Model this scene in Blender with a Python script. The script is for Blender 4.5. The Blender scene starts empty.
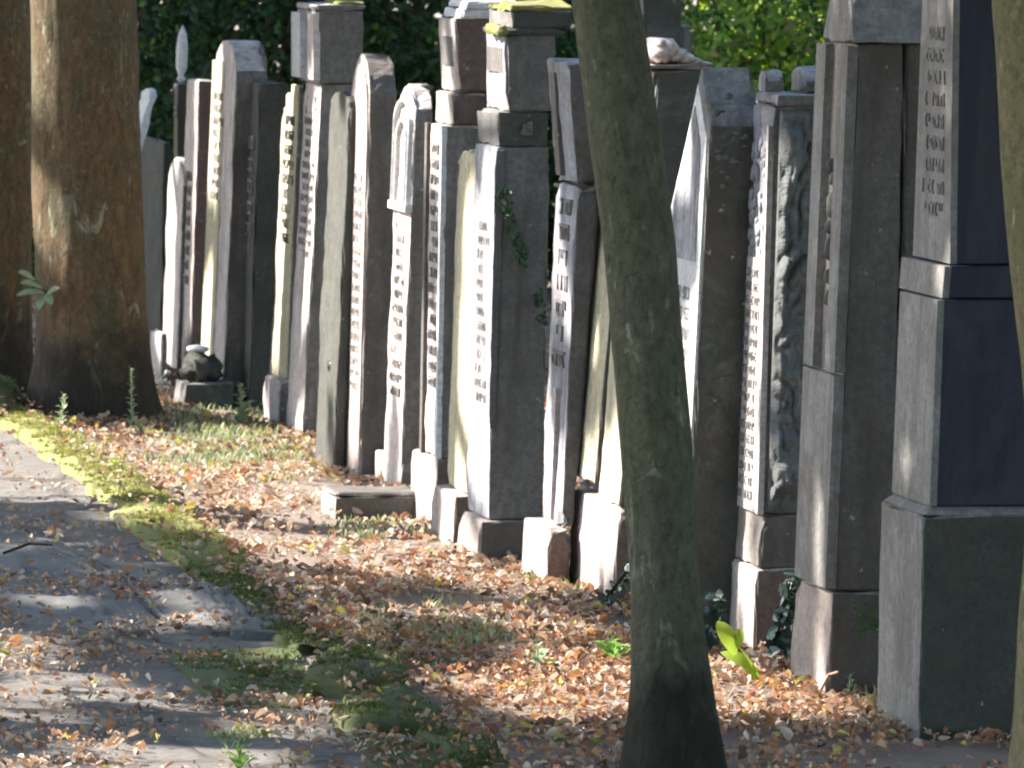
import bpy, bmesh, math, random
from mathutils import Vector, Matrix, noise
random.seed(7)
S = bpy.context.scene
COL = S.collection
R = math.radians
# ------------------------------------------------------------------ camera
H = 1.9; F = 8000.0; W_, H_ = 1024, 768
PITCH = math.atan(484.0 / F); ROLL = R(2.0)
CM = Matrix.Translation((0, 0, H)) @ Matrix.Rotation(math.pi/2 - PITCH, 4, 'X') @ Matrix.Rotation(ROLL, 4, 'Z')
CI = CM.inverted(); CO = Vector((0, 0, H))
cam = bpy.data.cameras.new('camera'); camo = bpy.data.objects.new('camera', cam); COL.objects.link(camo)
camo.matrix_world = CM; cam.sensor_width = 36; cam.lens = F / W_ * 36; cam.clip_start = 0.5; cam.clip_end = 2000
cam.dof.use_dof = True; cam.dof.focus_distance = 20.0; cam.dof.aperture_fstop = 20.0
S.camera = camo
def ray(px, py):
    d = Vector((px - W_/2, -(py - H_/2), -F)); return (CM.to_3x3() @ d).normalized()
def hit(px, py, p, n):
    d = ray(px, py); return CO + d * ((Vector(p) - CO).dot(n) / d.dot(n))
def gnd(px, py, z=0.0): return hit(px, py, Vector((0, 0, z)), Vector((0, 0, 1)))
def proj(p):
    q = CI @ Vector(p)
    if q.z > -0.1: return (-9999, -9999)
    return (W_/2 + F*q.x/-q.z, H_/2 - F*q.y/-q.z)
A = gnd(920, 740); B = gnd(160, 372)
U0 = Vector((B.x-A.x, B.y-A.y, 0)).normalized()          # along the row, going away
YAW = math.atan2(U0.y, U0.x) - math.pi/2                  # rotation of the local frame (x = right, y = away)
# ------------------------------------------------------------------ light
SUN_EL = R(37)
Lh = Vector((-0.92, 0.39, 0)).normalized()
L = (Lh*math.cos(SUN_EL) + Vector((0, 0, math.sin(SUN_EL)))).normalized()
w = bpy.data.worlds.new('World'); S.world = w; w.use_nodes = True
nt = w.node_tree; bg = nt.nodes['Background']; sk = nt.nodes.new('ShaderNodeTexSky')
sk.sky_type = 'NISHITA'; sk.sun_disc = False; sk.sun_elevation = SUN_EL; sk.sun_rotation = math.atan2(L.x, L.y)
nt.links.new(sk.outputs[0], bg.inputs[0]); bg.inputs[1].default_value = 0.095
sl = bpy.data.lights.new('sun', 'SUN'); sl.energy = 5.0; sl.angle = R(0.55); sl.color = (1.0, 0.93, 0.84)
so = bpy.data.objects.new('sun', sl); COL.objects.link(so); so.rotation_euler = L.to_track_quat('Z', 'Y').to_euler(); so.location = (0, 0, 30)
S.view_settings.view_transform = 'Standard'; S.view_settings.look = 'None'; S.view_settings.gamma = 1
S.view_settings.use_curve_mapping = False; S.view_settings.exposure = 2.3
S.render.engine = 'CYCLES'
try: S.cycles.filter_width = 2.1
except Exception: pass
# ------------------------------------------------------------------ materials
def N(m, t, **k):
    n = m.node_tree.nodes.new(t)
    for a, b in k.items():
        if a in n.inputs.keys() if hasattr(n.inputs, 'keys') else False: n.inputs[a].default_value = b
        else: setattr(n, a, b)
    return n
def newmat(name):
    m = bpy.data.materials.new(name); m.use_nodes = True
    return m, m.node_tree.nodes['Principled BSDF'], m.node_tree.links
def ramp(m, src, stops):
    r = m.node_tree.nodes.new('ShaderNodeValToRGB'); e = r.color_ramp.elements
    while len(e) < len(stops): e.new(0.5)
    for i, (p, c) in enumerate(stops):
        e[i].position = p; e[i].color = (c if len(c) == 4 else (*c, 1)) if isinstance(c, tuple) else (c, c, c, 1)
    m.node_tree.links.new(src, r.inputs[0]); return r.outputs[0]
def coords(m, scale=(1, 1, 1), kind='Object'):
    t = N(m, 'ShaderNodeTexCoord'); mp = N(m, 'ShaderNodeMapping'); mp.inputs['Scale'].default_value = scale
    m.node_tree.links.new(t.outputs[kind], mp.inputs[0]); return mp.outputs[0]
def nz(m, vec, sc, det=6, rough=0.6, dist=0):
    n = N(m, 'ShaderNodeTexNoise'); n.inputs['Scale'].default_value = sc; n.inputs['Detail'].default_value = det
    n.inputs['Roughness'].default_value = rough; n.inputs['Distortion'].default_value = dist
    m.node_tree.links.new(vec, n.inputs['Vector']); return n.outputs['Fac']
def mix(m, f, a, b, mode='MIX'):
    x = N(m, 'ShaderNodeMix', data_type='RGBA', blend_type=mode); l = m.node_tree.links
    if isinstance(f, (int, float)): x.inputs[0].default_value = f
    else: l.new(f, x.inputs[0])
    for i, s in ((6, a), (7, b)):
        if isinstance(s, tuple): x.inputs[i].default_value = (*s, 1)
        else: l.new(s, x.inputs[i])
    return x.outputs[2]
def bump(m, bsdf, h, st, dist=0.01):
    b = N(m, 'ShaderNodeBump'); b.inputs['Strength'].default_value = st; b.inputs['Distance'].default_value = dist
    m.node_tree.links.new(h, b.inputs['Height']); m.node_tree.links.new(b.outputs[0], bsdf.inputs['Normal'])
def stone(name, c1, c2, stain=(.07, .06, .05), st_amt=.6, lichen=None, rough=.85, bmp=1.0, fine=55, off=0.0, spec=.3):
    m, b, l = newmat(name)
    v = coords(m); mp = v.node; mp.inputs['Location'].default_value = (off, off*1.7, off*.6)
    col = mix(m, ramp(m, nz(m, v, 6, 9, .72), [(.4, 0.), (.6, 1.)]), c1, c2)
    col = mix(m, ramp(m, nz(m, v, fine, 4, .8), [(.45, .0), (.58, .6)]), col, tuple(x*.5 for x in c1))
    vs = coords(m, (14, 14, 1.3)); vs.node.inputs['Location'].default_value = (off, off, off)
    s1 = ramp(m, nz(m, vs, 1.2, 6, .65, .4), [(.46, 0.), (.68, st_amt)])
    col = mix(m, s1, col, stain)
    s2 = ramp(m, nz(m, v, 2.3, 8, .7, .8), [(.5, 0.), (.63, st_amt*.9)])
    col = mix(m, s2, col, tuple(x*1.3 for x in stain))
    if lichen:
        sc_ = ramp(m, nz(m, v, 3.5, 8, .75, .6), [(.55, 0.), (.68, .6)]); col = mix(m, sc_, col, tuple(min(1, x*1.5) for x in lichen[:3]))
        col = mix(m, ramp(m, nz(m, v, 9, 8, .72, .3), [(lichen[3] if len(lichen) > 3 else .58, 0.), (.66, .8)]), col, lichen[:3])
        col = mix(m, ramp(m, nz(m, v, 28, 5, .7), [(.66, 0.), (.7, .7)]), col, (.42, .44, .36))
    l.new(col, b.inputs['Base Color']); b.inputs['Roughness'].default_value = rough; b.inputs['Specular IOR Level'].default_value = spec
    hh = mix(m, .5, nz(m, v, 90, 6, .75), nz(m, v, 16, 8, .7)); bump(m, b, hh, bmp, .012)
    return m
M = {}
M['pale'] = stone('pale_sandstone', (.62, .55, .53), (.52, .45, .43), st_amt=.35, off=1)
M['cream'] = stone('cream_sandstone', (.60, .54, .38), (.50, .44, .31), st_amt=.3, off=2)
M['pink'] = stone('pink_sandstone', (.56, .48, .45), (.45, .38, .35), st_amt=.4, off=3)
M['grey'] = stone('grey_sandstone', (.18, .172, .165), (.12, .115, .11), st_amt=.55, off=4, lichen=(.09, .10, .065))
M['brown'] = stone('brown_sandstone', (.165, .150, .140), (.11, .10, .094), lichen=(.11, .11, .085, .58), st_amt=.7, off=5)
M['green'] = stone('shaded_algae_stone', (.085, .088, .078), (.055, .057, .05), st_amt=.5, off=6, lichen=(.05, .062, .035))  # greenish stone, darkened to put the slabs' shade into the colour
M['dark'] = stone('dark_weathered_stone', (.075, .085, .075), (.05, .057, .052), st_amt=.5, off=7, lichen=(.11, .12, .11, .6), bmp=.8)
M['blue'] = stone('blue_grey_stone', (.42, .42, .46), (.30, .30, .34), st_amt=.6, off=8)
M['navy'] = stone('navy_granite', (.0018, .003, .018), (.0028, .0045, .027), stain=(.016, .018, .028), st_amt=.8, rough=.5, bmp=.15, fine=120, off=9, spec=.35, )
M['plinth'] = stone('green_grey_plinth', (.075, .08, .065), (.05, .055, .045), st_amt=.5, off=10, lichen=(.05, .065, .035))
M['letter'] = stone('letter_paint', (.14, .13, .125), (.10, .09, .085), st_amt=.2, off=11)
M['letter_soft'] = stone('worn_letter_paint', (.27, .25, .245), (.19, .175, .17), st_amt=.2, off=12)
M['white'] = stone('white_marble', (.72, .72, .72), (.6, .6, .62), st_amt=.15, off=13)
M['rock'] = stone('rough_rock', (.17, .18, .18), (.11, .115, .115), st_amt=.3, off=20, bmp=.9)
M['front_mid'] = stone('lit_grey_front', (.30, .29, .28), (.22, .21, .20), st_amt=.5, off=15)  # lit copies for fronts and tops, light put into the colour
M['front_pinkgrey'] = stone('lit_pinkish_front', (.42, .36, .33), (.32, .27, .25), st_amt=.45, off=16)
M['shaded_pale'] = stone('shaded_pale_sides', (.22, .20, .188), (.14, .127, .12), lichen=(.13, .13, .10, .57), st_amt=.65, off=17, bmp=.9)  # side copies darkened to put shade into the colour
M['shaded_red'] = stone('shaded_reddish_sides', (.17, .11, .095), (.12, .08, .07), lichen=(.11, .10, .08, .6), st_amt=.6, off=18, bmp=.9)  # reddish tone is the stone's own, its darkness stands for shade
M['shaded_blue'] = stone('shaded_blue_grey_sides', (.15, .145, .15), (.10, .098, .10), st_amt=.5, off=19, bmp=.9)
M['black'] = stone('black_granite', (.015, .015, .018), (.02, .02, .02), st_amt=.1, rough=.3, bmp=.05, off=14)
def leafmat(name, c, c2=None, trans=.25, rough=.6):
    m, b, l = newmat(name); v = coords(m); oi = N(m, 'ShaderNodeNewGeometry')
    c2 = c2 or tuple(x*.6 for x in c)
    col = mix(m, ramp(m, oi.outputs['Random Per Island'], [(0., 0.), (1., 1.)]), c, c2)
    col = mix(m, ramp(m, nz(m, v, 40, 3), [(.4, 0.), (.7, .35)]), col, tuple(x*.5 for x in c2))
    l.new(col, b.inputs['Base Color']); b.inputs['Roughness'].default_value = rough; b.inputs['Specular IOR Level'].default_value = .35
    if trans:
        t = N(m, 'ShaderNodeBsdfTranslucent'); l.new(col, t.inputs[0]); mx = N(m, 'ShaderNodeMixShader'); mx.inputs[0].default_value = trans
        out = m.node_tree.nodes['Material Output']; l.new(b.outputs[0], mx.inputs[1]); l.new(t.outputs[0], mx.inputs[2]); l.new(mx.outputs[0], out.inputs[0])
    return m
LEAF = [leafmat('rust_leaf', (.42, .21, .12), (.29, .14, .085)), leafmat('tan_leaf', (.55, .38, .25), (.38, .25, .16)),
        leafmat('brown_leaf', (.26, .16, .11), (.15, .095, .07)), leafmat('pale_leaf', (.62, .52, .42), (.45, .36, .28)),
        leafmat('orange_leaf', (.55, .28, .11), (.42, .20, .09)), leafmat('yellow_leaf', (.55, .45, .09), (.40, .38, .09))]
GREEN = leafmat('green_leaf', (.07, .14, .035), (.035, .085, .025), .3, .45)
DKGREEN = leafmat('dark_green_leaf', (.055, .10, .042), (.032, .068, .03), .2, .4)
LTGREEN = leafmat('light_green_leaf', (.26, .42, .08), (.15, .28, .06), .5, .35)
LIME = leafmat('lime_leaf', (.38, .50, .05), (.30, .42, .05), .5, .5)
PALEG = leafmat('pale_sage_leaf', (.36, .42, .27), (.24, .32, .18), .3, .7)
IVY = leafmat('ivy_leaf', (.05, .08, .06), (.03, .05, .04), .05, .22)
def mossmat(name, c1, c2, dirt=(.10, .08, .06), thr=.5):
    m, b, l = newmat(name); v = coords(m)
    col = mix(m, nz(m, v, 22, 6, .7), c1, c2)
    col = mix(m, ramp(m, nz(m, v, 7, 8, .7, .5), [(thr, 0.), (thr+.1, 1.)]), col, dirt)
    l.new(col, b.inputs['Base Color']); b.inputs['Roughness'].default_value = .95
    bump(m, b, nz(m, v, 120, 5, .8), .8, .012); return m
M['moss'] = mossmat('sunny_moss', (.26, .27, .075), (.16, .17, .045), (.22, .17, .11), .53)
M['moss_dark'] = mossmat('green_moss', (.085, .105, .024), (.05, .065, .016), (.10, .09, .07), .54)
M['slate'] = mossmat('slate_flag', (.20, .195, .185), (.12, .12, .118), (.12, .12, .08), .54)
def nzc(m, vec):
    n = N(m, 'ShaderNodeTexNoise'); n.inputs['Scale'].default_value = 9; n.inputs['Detail'].default_value = 5; m.node_tree.links.new(vec, n.inputs['Vector']); return n.outputs['Color']
def barkmat(name, c1, c2, green, lich, zs=.25, base=None, gthr=.5, bst=1.0, lthr=.6, plates=0.0):
    m, b, l = newmat(name); v = coords(m, (1, 1, zs)); vv = coords(m)
    n1 = nz(m, v, 26, 8, .7, .6)
    col = mix(m, ramp(m, n1, [(.35, 0.), (.65, 1.)]), c1, c2)
    col = mix(m, ramp(m, nz(m, coords(m, (1, 1, .5)), 5, 6, .65, .5), [(gthr-.1, 0.), (gthr+.12, .85)]), col, green)
    col = mix(m, ramp(m, nz(m, coords(m, (1, 1, .4)), 14, 7, .7, 1.), [(lthr, 0.), (lthr+.04, .85)]), col, lich)
    col = mix(m, ramp(m, nz(m, v, 60, 6, .8), [(.48, 0.), (.6, .65)]), col, tuple(x*.35 for x in c1))
    col = mix(m, ramp(m, nz(m, vv, 45, 5, .8), [(.55, 0.), (.62, .5)]), col, tuple(x*.6 for x in lich))
    vo = N(m, 'ShaderNodeTexVoronoi', feature='F1'); vo.inputs['Scale'].default_value = 16
    wv = mix(m, .09, coords(m, (1, 1, .38)), nzc(m, v)); l.new(wv, vo.inputs['Vector'])
    col = mix(m, plates, col, mix(m, .5, col, vo.outputs['Color'], 'OVERLAY'), 'MIX')
    if base:
        sp = N(m, 'ShaderNodeSeparateXYZ'); l.new(vv, sp.inputs[0])
        ad = N(m, 'ShaderNodeMath', operation='MULTIPLY_ADD'); l.new(nz(m, vv, 6, 5), ad.inputs[0]); ad.inputs[1].default_value = .7; l.new(sp.outputs[2], ad.inputs[2])
        col = mix(m, ramp(m, ad.outputs[0], [(.5, .85), (.75, 0.)]), col, base)
    l.new(col, b.inputs['Base Color']); b.inputs['Roughness'].default_value = .9; b.inputs['Specular IOR Level'].default_value = .2
    bump(m, b, n1, bst, .04); return m
M['bark_brown'] = barkmat('flaking_brown_bark', (.22, .135, .072), (.13, .08, .045), (.10, .105, .06), (.36, .35, .25), .4, (.03, .026, .026), .52, 1.0, .59, .0)
M['bark_green'] = barkmat('smooth_green_bark', (.175, .17, .125), (.105, .10, .075), (.125, .135, .08), (.30, .31, .22), .6, (.02, .018, .016), .45, 1.0, .6)
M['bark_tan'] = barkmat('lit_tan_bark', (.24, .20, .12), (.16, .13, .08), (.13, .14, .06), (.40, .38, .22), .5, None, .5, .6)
# ------------------------------------------------------------------ object helpers
def link(o, parent=None):
    COL.objects.link(o)
    if parent: o.parent = parent
    return o
def mobj(name, vs, fs, mats, parent=None, mi=None, smooth=False, loc=None):
    me = bpy.data.meshes.new(name); me.from_pydata([tuple(v) for v in vs], [], fs); me.update()
    for m in (mats if isinstance(mats, list) else [mats]): me.materials.append(m)
    if mi: me.polygons.foreach_set('material_index', mi)
    if smooth: me.polygons.foreach_set('use_smooth', [True]*len(me.polygons))
    o = bpy.data.objects.new(name, me)
    if loc: o.location = loc
    return link(o, parent)
def tag(o, label, cat, group=None):
    o['label'] = label; o['category'] = cat
    if group: o['group'] = group
    return o
def struct(o, kind='structure'): o['kind'] = kind; return o
FACES = {}  # painted light: darker side copy and lighter front copy of each stone
for a, sd, ft in (('pale', 'shaded_pale', 'pale'), ('cream', 'shaded_pale', 'cream'), ('pink', 'shaded_red', 'pink'), ('blue', 'shaded_blue', 'blue'),
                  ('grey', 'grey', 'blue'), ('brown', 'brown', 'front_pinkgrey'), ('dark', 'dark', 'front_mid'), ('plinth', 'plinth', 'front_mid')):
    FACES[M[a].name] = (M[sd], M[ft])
DT = bpy.data.textures.new('weathering', 'CLOUDS'); DT.noise_scale = 0.045; DT.noise_depth = 3
def weather(o, st, lv):
    s = o.modifiers.new('sub', 'SUBSURF'); s.subdivision_type = 'SIMPLE'; s.levels = lv; s.render_levels = lv
    d = o.modifiers.new('wear', 'DISPLACE'); d.texture = DT; d.strength = st; d.mid_level = .5; d.texture_coords = 'GLOBAL'
BOX = [(0, 0), (1, 0), (1, 1), (0, 1)]
def ARCH(sp, n=9):
    return [(0, 0), (1, 0)] + [(.5+.5*math.cos(math.pi*i/n), sp+(1-sp)*math.sin(math.pi*i/n)) for i in range(n+1)]
GABLE = [(0, 0), (1, 0), (.5, 1)]
class Thing:
    def __init__(s, name, px, py, label, cat, group=None, yaw=0):
        s.P = gnd(px, py); s.yaw = YAW + R(yaw)
        s.V = Vector((math.cos(s.yaw), math.sin(s.yaw), 0)); s.U = Vector((-math.sin(s.yaw), math.cos(s.yaw), 0))
        s.o = bpy.data.objects.new(name, None); s.o.empty_display_size = .1; link(s.o)
        s.o.location = s.P; s.o.rotation_euler = (0, 0, s.yaw); tag(s.o, label, cat, group)
    def side(s, px, py, u0):
        h = hit(px, py, s.P + s.U*u0, s.U) - s.P; return (h.dot(s.V), h.z)
    def width(s, xf, bl, u0):
        v, z = s.side(bl[0], bl[1], u0); Q = s.P + s.U*u0 + s.V*v + Vector((0, 0, z))
        h = hit(xf, bl[1] - .45*(bl[0]-xf), Q, s.V); return max(.05, (h-Q).dot(s.U))
    def prism(s, name, BL, BR, TR, TL, fx, mat, u0=0.0, outline=BOX, taper=0.0, bev=.007, wear=.009, lv=3, top=True, sink=0.0, parent=None, Wm=None, label=None):
        W = Wm or s.width(fx, BL, u0)
        bl, br, tr, tl = (s.side(*p, u0) for p in (BL, BR, TR, TL))
        def fr(uf, zf, back=0.0):
            a = (bl[0]+(tl[0]-bl[0])*zf, bl[1]+(tl[1]-bl[1])*zf); b = (br[0]+(tr[0]-br[0])*zf, br[1]+(tr[1]-br[1])*zf)
            u = u0 + W*.5 + (uf-.5)*W*(1-taper*zf)
            return Vector((a[0]+(b[0]-a[0])*back, u, a[1]+(b[1]-a[1])*back))
        n = len(outline); vs = [fr(u, z) for u, z in outline] + [fr(u, z, 1) for u, z in outline]
        if sink:
            for v, (u, z) in zip(vs, outline*2):
                if z == 0: v.z -= sink
        fs = [list(range(n)), list(range(2*n-1, n-1, -1))] + [[(i+1) % n, i, n+i, n+(i+1) % n] for i in range(n)]
        bm = bmesh.new(); bv = [bm.verts.new(v) for v in vs]
        for f in fs: bm.faces.new([bv[i] for i in f])
        bmesh.ops.recalc_face_normals(bm, faces=bm.faces)
        if bev:
            sharp = [e for e in bm.edges if len(e.link_faces) == 2 and e.calc_face_angle(0) > R(25)]
            bmesh.ops.bevel(bm, geom=sharp, offset=bev, segments=2, profile=.6, affect='EDGES', clamp_overlap=True)
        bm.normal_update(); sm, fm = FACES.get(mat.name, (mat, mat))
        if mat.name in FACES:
            for f in bm.faces: f.material_index = 1 if f.normal.x < -.8 or (top and f.normal.z > .3) else 0  # fronts and tops take the lit copy, sides the shaded one
        if wear:
            co = [v.co for v in bm.verts]; st = .045
            for ax_ in range(3):
                lo = min(c[ax_] for c in co); hi = max(c[ax_] for c in co); n_ = int((hi-lo)/st); nrm = [0, 0, 0]; nrm[ax_] = 1
                for i_ in range(1, min(n_, 70)):
                    pc = [0, 0, 0]; pc[ax_] = lo+(hi-lo)*i_/n_
                    bmesh.ops.bisect_plane(bm, geom=list(bm.verts)+list(bm.edges)+list(bm.faces), plane_co=pc, plane_no=nrm, dist=1e-5)
            bm.normal_update(); mv = []
            for v in bm.verts:
                q = v.co + s.P; nn = v.normal; d = wear*.55*noise.noise(q*5) + wear*.5*noise.noise(q*17)
                if max(abs(nn.x), abs(nn.y), abs(nn.z)) < .985:
                    d -= max(0, noise.noise(q*9+Vector((3, 3, 3)))-.12)*.035 + max(0, noise.noise(q*26)-.1)*.018
                mv.append((v, nn*d))
            for v, d in mv: v.co += d
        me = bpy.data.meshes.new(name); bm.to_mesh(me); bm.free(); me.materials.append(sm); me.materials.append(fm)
        o = bpy.data.objects.new(name, me); link(o, parent or s.o)
        if label: o['label'] = label
        o['_w'] = 0; del o['_w']
        s.last = fr; s.W = W; return o, fr
    def panel(s, name, fr, u0, u1, z0, z1, th, mat, outline=BOX, parent=None):
        vs = []
        for k in (-th, .004):
            for a, b in outline:
                p = fr(u0+(u1-u0)*a, z0+(z1-z0)*b); p.x += k; vs.append(p)
        n = len(outline)
        fs = [list(range(n)), list(range(2*n-1, n-1, -1))] + [[(i+1) % n, i, n+i, n+(i+1) % n] for i in range(n)]
        o = mobj(name, vs, fs, mat, parent or s.o)
        bm = bmesh.new(); bm.from_mesh(o.data); bmesh.ops.recalc_face_normals(bm, faces=bm.faces); bm.to_mesh(o.data); bm.free()
        return o
    def text(s, fr, u0, u1, z0, z1, rows, mat, th=.005, fill=.8, seed=0, parent=None):
        """rows of square-script letters, cut as small strokes standing on the front face"""
        rnd = random.Random(seed); vs = []; fs = []
        Hm = (fr(0, z1)-fr(0, z0)).length; Wm = (fr(u1, .5)-fr(u0, .5)).length
        rh = (z1-z0)/rows; lh = rh*.62; lwf = (Hm*rh/(z1-z0)*.62*.78)/Wm*(u1-u0)
        def bar(a, b, c, d):
            i = len(vs)
            for k in (-th, .006):
                for (x, y) in ((a, c), (b, c), (b, d), (a, d)):
                    p = fr(x, y); p.x += k; vs.append(p)
            fs.extend([[i, i+3, i+2, i+1], [i+4, i+5, i+6, i+7], [i, i+1, i+5, i+4], [i+1, i+2, i+6, i+5], [i+2, i+3, i+7, i+6], [i+3, i, i+4, i+7]])
        for r in range(rows):
            zb = z1 - (r+1)*rh + rh*.19; half = (u1-u0)*.5*(fill*rnd.uniform(.65, 1.0)); c = (u0+u1)/2
            x = c-half; lw_ = lwf*rnd.uniform(.75, 1.15)
            while x < c+half-lwf*.7:
                if rnd.random() < .14: x += lwf*.7; continue
                t = lh*.2; sw = lwf*.22; wd = lwf*.8; k = rnd.randrange(7)
                if k != 6: bar(x, x+wd, zb+lh-t, zb+lh)
                if k in (0, 1, 2, 5, 6): bar(x, x+sw, zb if k != 6 else zb+lh*.4, zb+lh*(.99 if k == 6 else .8))
                if k in (0, 3): bar(x+wd-sw, x+wd, zb, zb+lh*.62)
                if k in (1, 3, 4): bar(x, x+wd, zb, zb+t)
                if k == 4: bar(x+wd*.4, x+wd*.4+sw, zb+t, zb+lh-t)
                x += lw_*rnd.uniform(.85, 1.15)
        return mobj('inscription', vs, fs, mat, parent or s.o)
def blob(vs, fs, c, r, seed=0, sub=2, amp=.25, sc=3.0):
    bm = bmesh.new(); bmesh.ops.create_icosphere(bm, subdivisions=sub, radius=1)
    i0 = len(vs)
    for v in bm.verts:
        k = 1 + amp*noise.noise(v.co*sc + Vector((seed*3.1, seed, 0)))
        vs.append(Vector((c[0]+v.co.x*r[0]*k, c[1]+v.co.y*r[1]*k, c[2]+v.co.z*r[2]*k)))
    for f in bm.faces: fs.append([i0+v.index for v in f.verts])
    bm.free()
def relief(t, name, fr, spots, mat, r=.02, seed=0, lump=.5):
    vs, fs = [], []
    for k, (u, z, s) in enumerate(spots):
        p = fr(u, z); blob(vs, fs, (p.x, p.y, p.z), (r*lump, r*s, r*s*1.2), seed+k, 1, .5)
    return mobj(name, vs, fs, mat, t.o, smooth=True)
def leafquad(vs, fs, c, s, ax, up, curl=.25, asp=.6):
    """one small pointed leaf of four faces, folded along its rib"""
    side = ax.cross(up).normalized(); i = len(vs); k = random.uniform(.7, 1.2)
    vs += [c-ax*s*.5, c-side*s*asp*.42*k+up*s*curl*.6-ax*s*.2, c-side*s*asp*.4+up*s*curl*.9+ax*s*.2*k, c+ax*s*.5+up*s*curl*.4,
           c+side*s*asp*.46+up*s*curl*.7+ax*s*.17, c+side*s*asp*.4*k+up*s*curl*.4-ax*s*.24, c+up*s*curl*.1]
    fs += [[i, i+6, i+2, i+1], [i+6, i+3, i+2], [i, i+5, i+4, i+6], [i+6, i+4, i+3]]
def rv(rnd=random):
    while True:
        v = Vector((rnd.uniform(-1, 1), rnd.uniform(-1, 1), rnd.uniform(-1, 1)))
        if .05 < v.length < 1: return v.normalized()
# ------------------------------------------------------------------ ground
def gh(x, y):
    return .016*noise.noise(Vector((x*1.3, y*1.3, 0))) + .008*noise.noise(Vector((x*5, y*5, 3))) + .004*noise.noise(Vector((x*15, y*15, 3))) - .004
def axis(a, b, st, far):
    c = [a+st*i for i in range(int((b-a)/st)+1)]; lo = []; hi = []; d = st
    x = a
    while x > -far: d *= 1.35; x -= d; lo.append(x)
    x = c[-1]; d = st
    while x < far: d *= 1.35; x += d; hi.append(x)
    return lo[::-1] + c + hi
def sheet(name, xs, ys, zf, mat):
    vs = [(x, y, zf(x, y)) for y in ys for x in xs]; n = len(xs)
    fs = [[j*n+i, j*n+i+1, (j+1)*n+i+1, (j+1)*n+i] for j in range(len(ys)-1) for i in range(n-1)]
    return mobj(name, vs, fs, mat, smooth=True)
m, b, l = newmat('leaf_mould_ground'); v = coords(m)
col = mix(m, nz(m, v, 6, 8, .7), (.36, .29, .25), (.18, .135, .11))
col = mix(m, ramp(m, nz(m, v, 35, 6, .7), [(.5, 0.), (.62, .7)]), col, (.36, .25, .18))
col = mix(m, ramp(m, nz(m, v, 1.6, 7, .65, .4), [(.56, 0.), (.64, .6)]), col, (.10, .12, .045))
l.new(col, b.inputs['Base Color']); b.inputs['Roughness'].default_value = .95; bump(m, b, nz(m, v, 60, 8, .8), 1., .03)
GM = m
struct(sheet('ground', axis(-3.2, 3.2, .05, 400), axis(16.5, 42, .05, 400), gh, GM))
# path: worn surface left of the kerb line
KERB = [(-90, 378), (0, 416), (45, 436), (90, 466), (130, 500), (180, 546), (222, 572), (262, 608), (315, 655), (400, 705), (455, 745), (540, 800), (700, 900)]
kp = [gnd(*p) for p in KERB]
kp = [kp[0] + (kp[0]-kp[1]).normalized()*14] + kp + [kp[-1] + Vector((.5, -14, 0))]
def kerbx(y):
    for a, b in zip(kp, kp[1:]):
        if b.y <= y <= a.y: return a.x + (b.x-a.x)*(a.y-y)/(a.y-b.y)
    return kp[-1].x if y < kp[-1].y else kp[0].x
m, b, l = newmat('worn_path'); v = coords(m)
col = mix(m, nz(m, coords(m, (1, .5, 1)), 5, 8, .7, .5), (.32, .295, .27), (.15, .14, .132))
col = mix(m, ramp(m, nz(m, v, 30, 7, .75), [(.48, 0.), (.62, .8)]), col, (.12, .095, .075))
col = mix(m, ramp(m, nz(m, v, 2.2, 7, .65), [(.55, 0.), (.65, .5)]), col, (.14, .15, .10))
vo = N(m, 'ShaderNodeTexVoronoi', feature='DISTANCE_TO_EDGE'); vo.inputs['Scale'].default_value = 2.1
wv = mix(m, .12, coords(m, (1, .55, 1)), N(m, 'ShaderNodeTexNoise').outputs['Color']); l.new(wv, vo.inputs['Vector'])
ck = ramp(m, vo.outputs['Distance'], [(.0, 1.), (.06, 0.)]); col = mix(m, ck, col, (.05, .042, .035))
l.new(col, b.inputs['Base Color']); b.inputs['Roughness'].default_value = .9; bump(m, b, mix(m, ck, nz(m, v, 50, 8, .8), (0., 0., 0.)), 1., .03)
ys = [6+.06*i for i in range(int(40/.06))]; vs = []; fs = []; nx = 60
for y in ys:
    kx = kerbx(y)
    for i in range(nx): x = kx - 3.2 + 3.2*(i/(nx-1))**.6; vs.append((x, y, gh(x, y) + .008 + .010*max(0, noise.noise(Vector((x*9, y*3, 7))))))
for j in range(len(ys)-1):
    for i in range(nx-1): k = j*nx+i; fs.append([k, k+1, k+nx+1, k+nx])
struct(mobj('path', vs, fs, m, smooth=True))
# ------------------------------------------------------------------ gravestones
GG = 'gravestones standing in the long row'
# S1 obelisk
t = Thing('obelisk_gravestone', 919, 739, 'tall tapering navy granite obelisk on a broad stepped plinth, nearest in the row', 'gravestone', GG)
t.prism('plinth', (919, 739), (1100, 737), (1100, 516), (923, 516), 877, M['plinth'], sink=.06, wear=.006); W0 = t.W
t.prism('plinth_chamfer', (923, 515.5), (1100, 515.5), (1092, 507), (934, 507), None, M['plinth'], u0=.003, Wm=W0-.006, taper=.12, wear=0)
o, fr = t.prism('die', (935, 506.5), (1088, 505), (1084, 300), (943, 300), 897, M['navy'], u0=.022, taper=.02, wear=0, bev=.004)
t.panel('light_front', fr, .0, 1., 0.002, .998, .012, M['front_mid'])  # lighter front imitates reflection; front and side are one polished stone
o, fr = t.prism('step', (947, 299), (1078, 298), (1076, 266), (950, 266), 904, M['navy'], u0=.045, wear=0, bev=.004)
t.panel('light_front', fr, .0, 1., 0.02, .98, .012, M['front_mid'])
o, fr = t.prism('shaft', (955, 265), (1050, 264), (1026, -260), (968, -260), 918, M['navy'], u0=.075, taper=.35, wear=0, bev=.004)
fs_ = t.panel('light_front', fr, .0, 1., 0.002, .998, .012, M['front_mid'])
t.text(fr, .06, .94, .08, .46, 9, M['letter_soft'], th=.016, seed=1)
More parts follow.
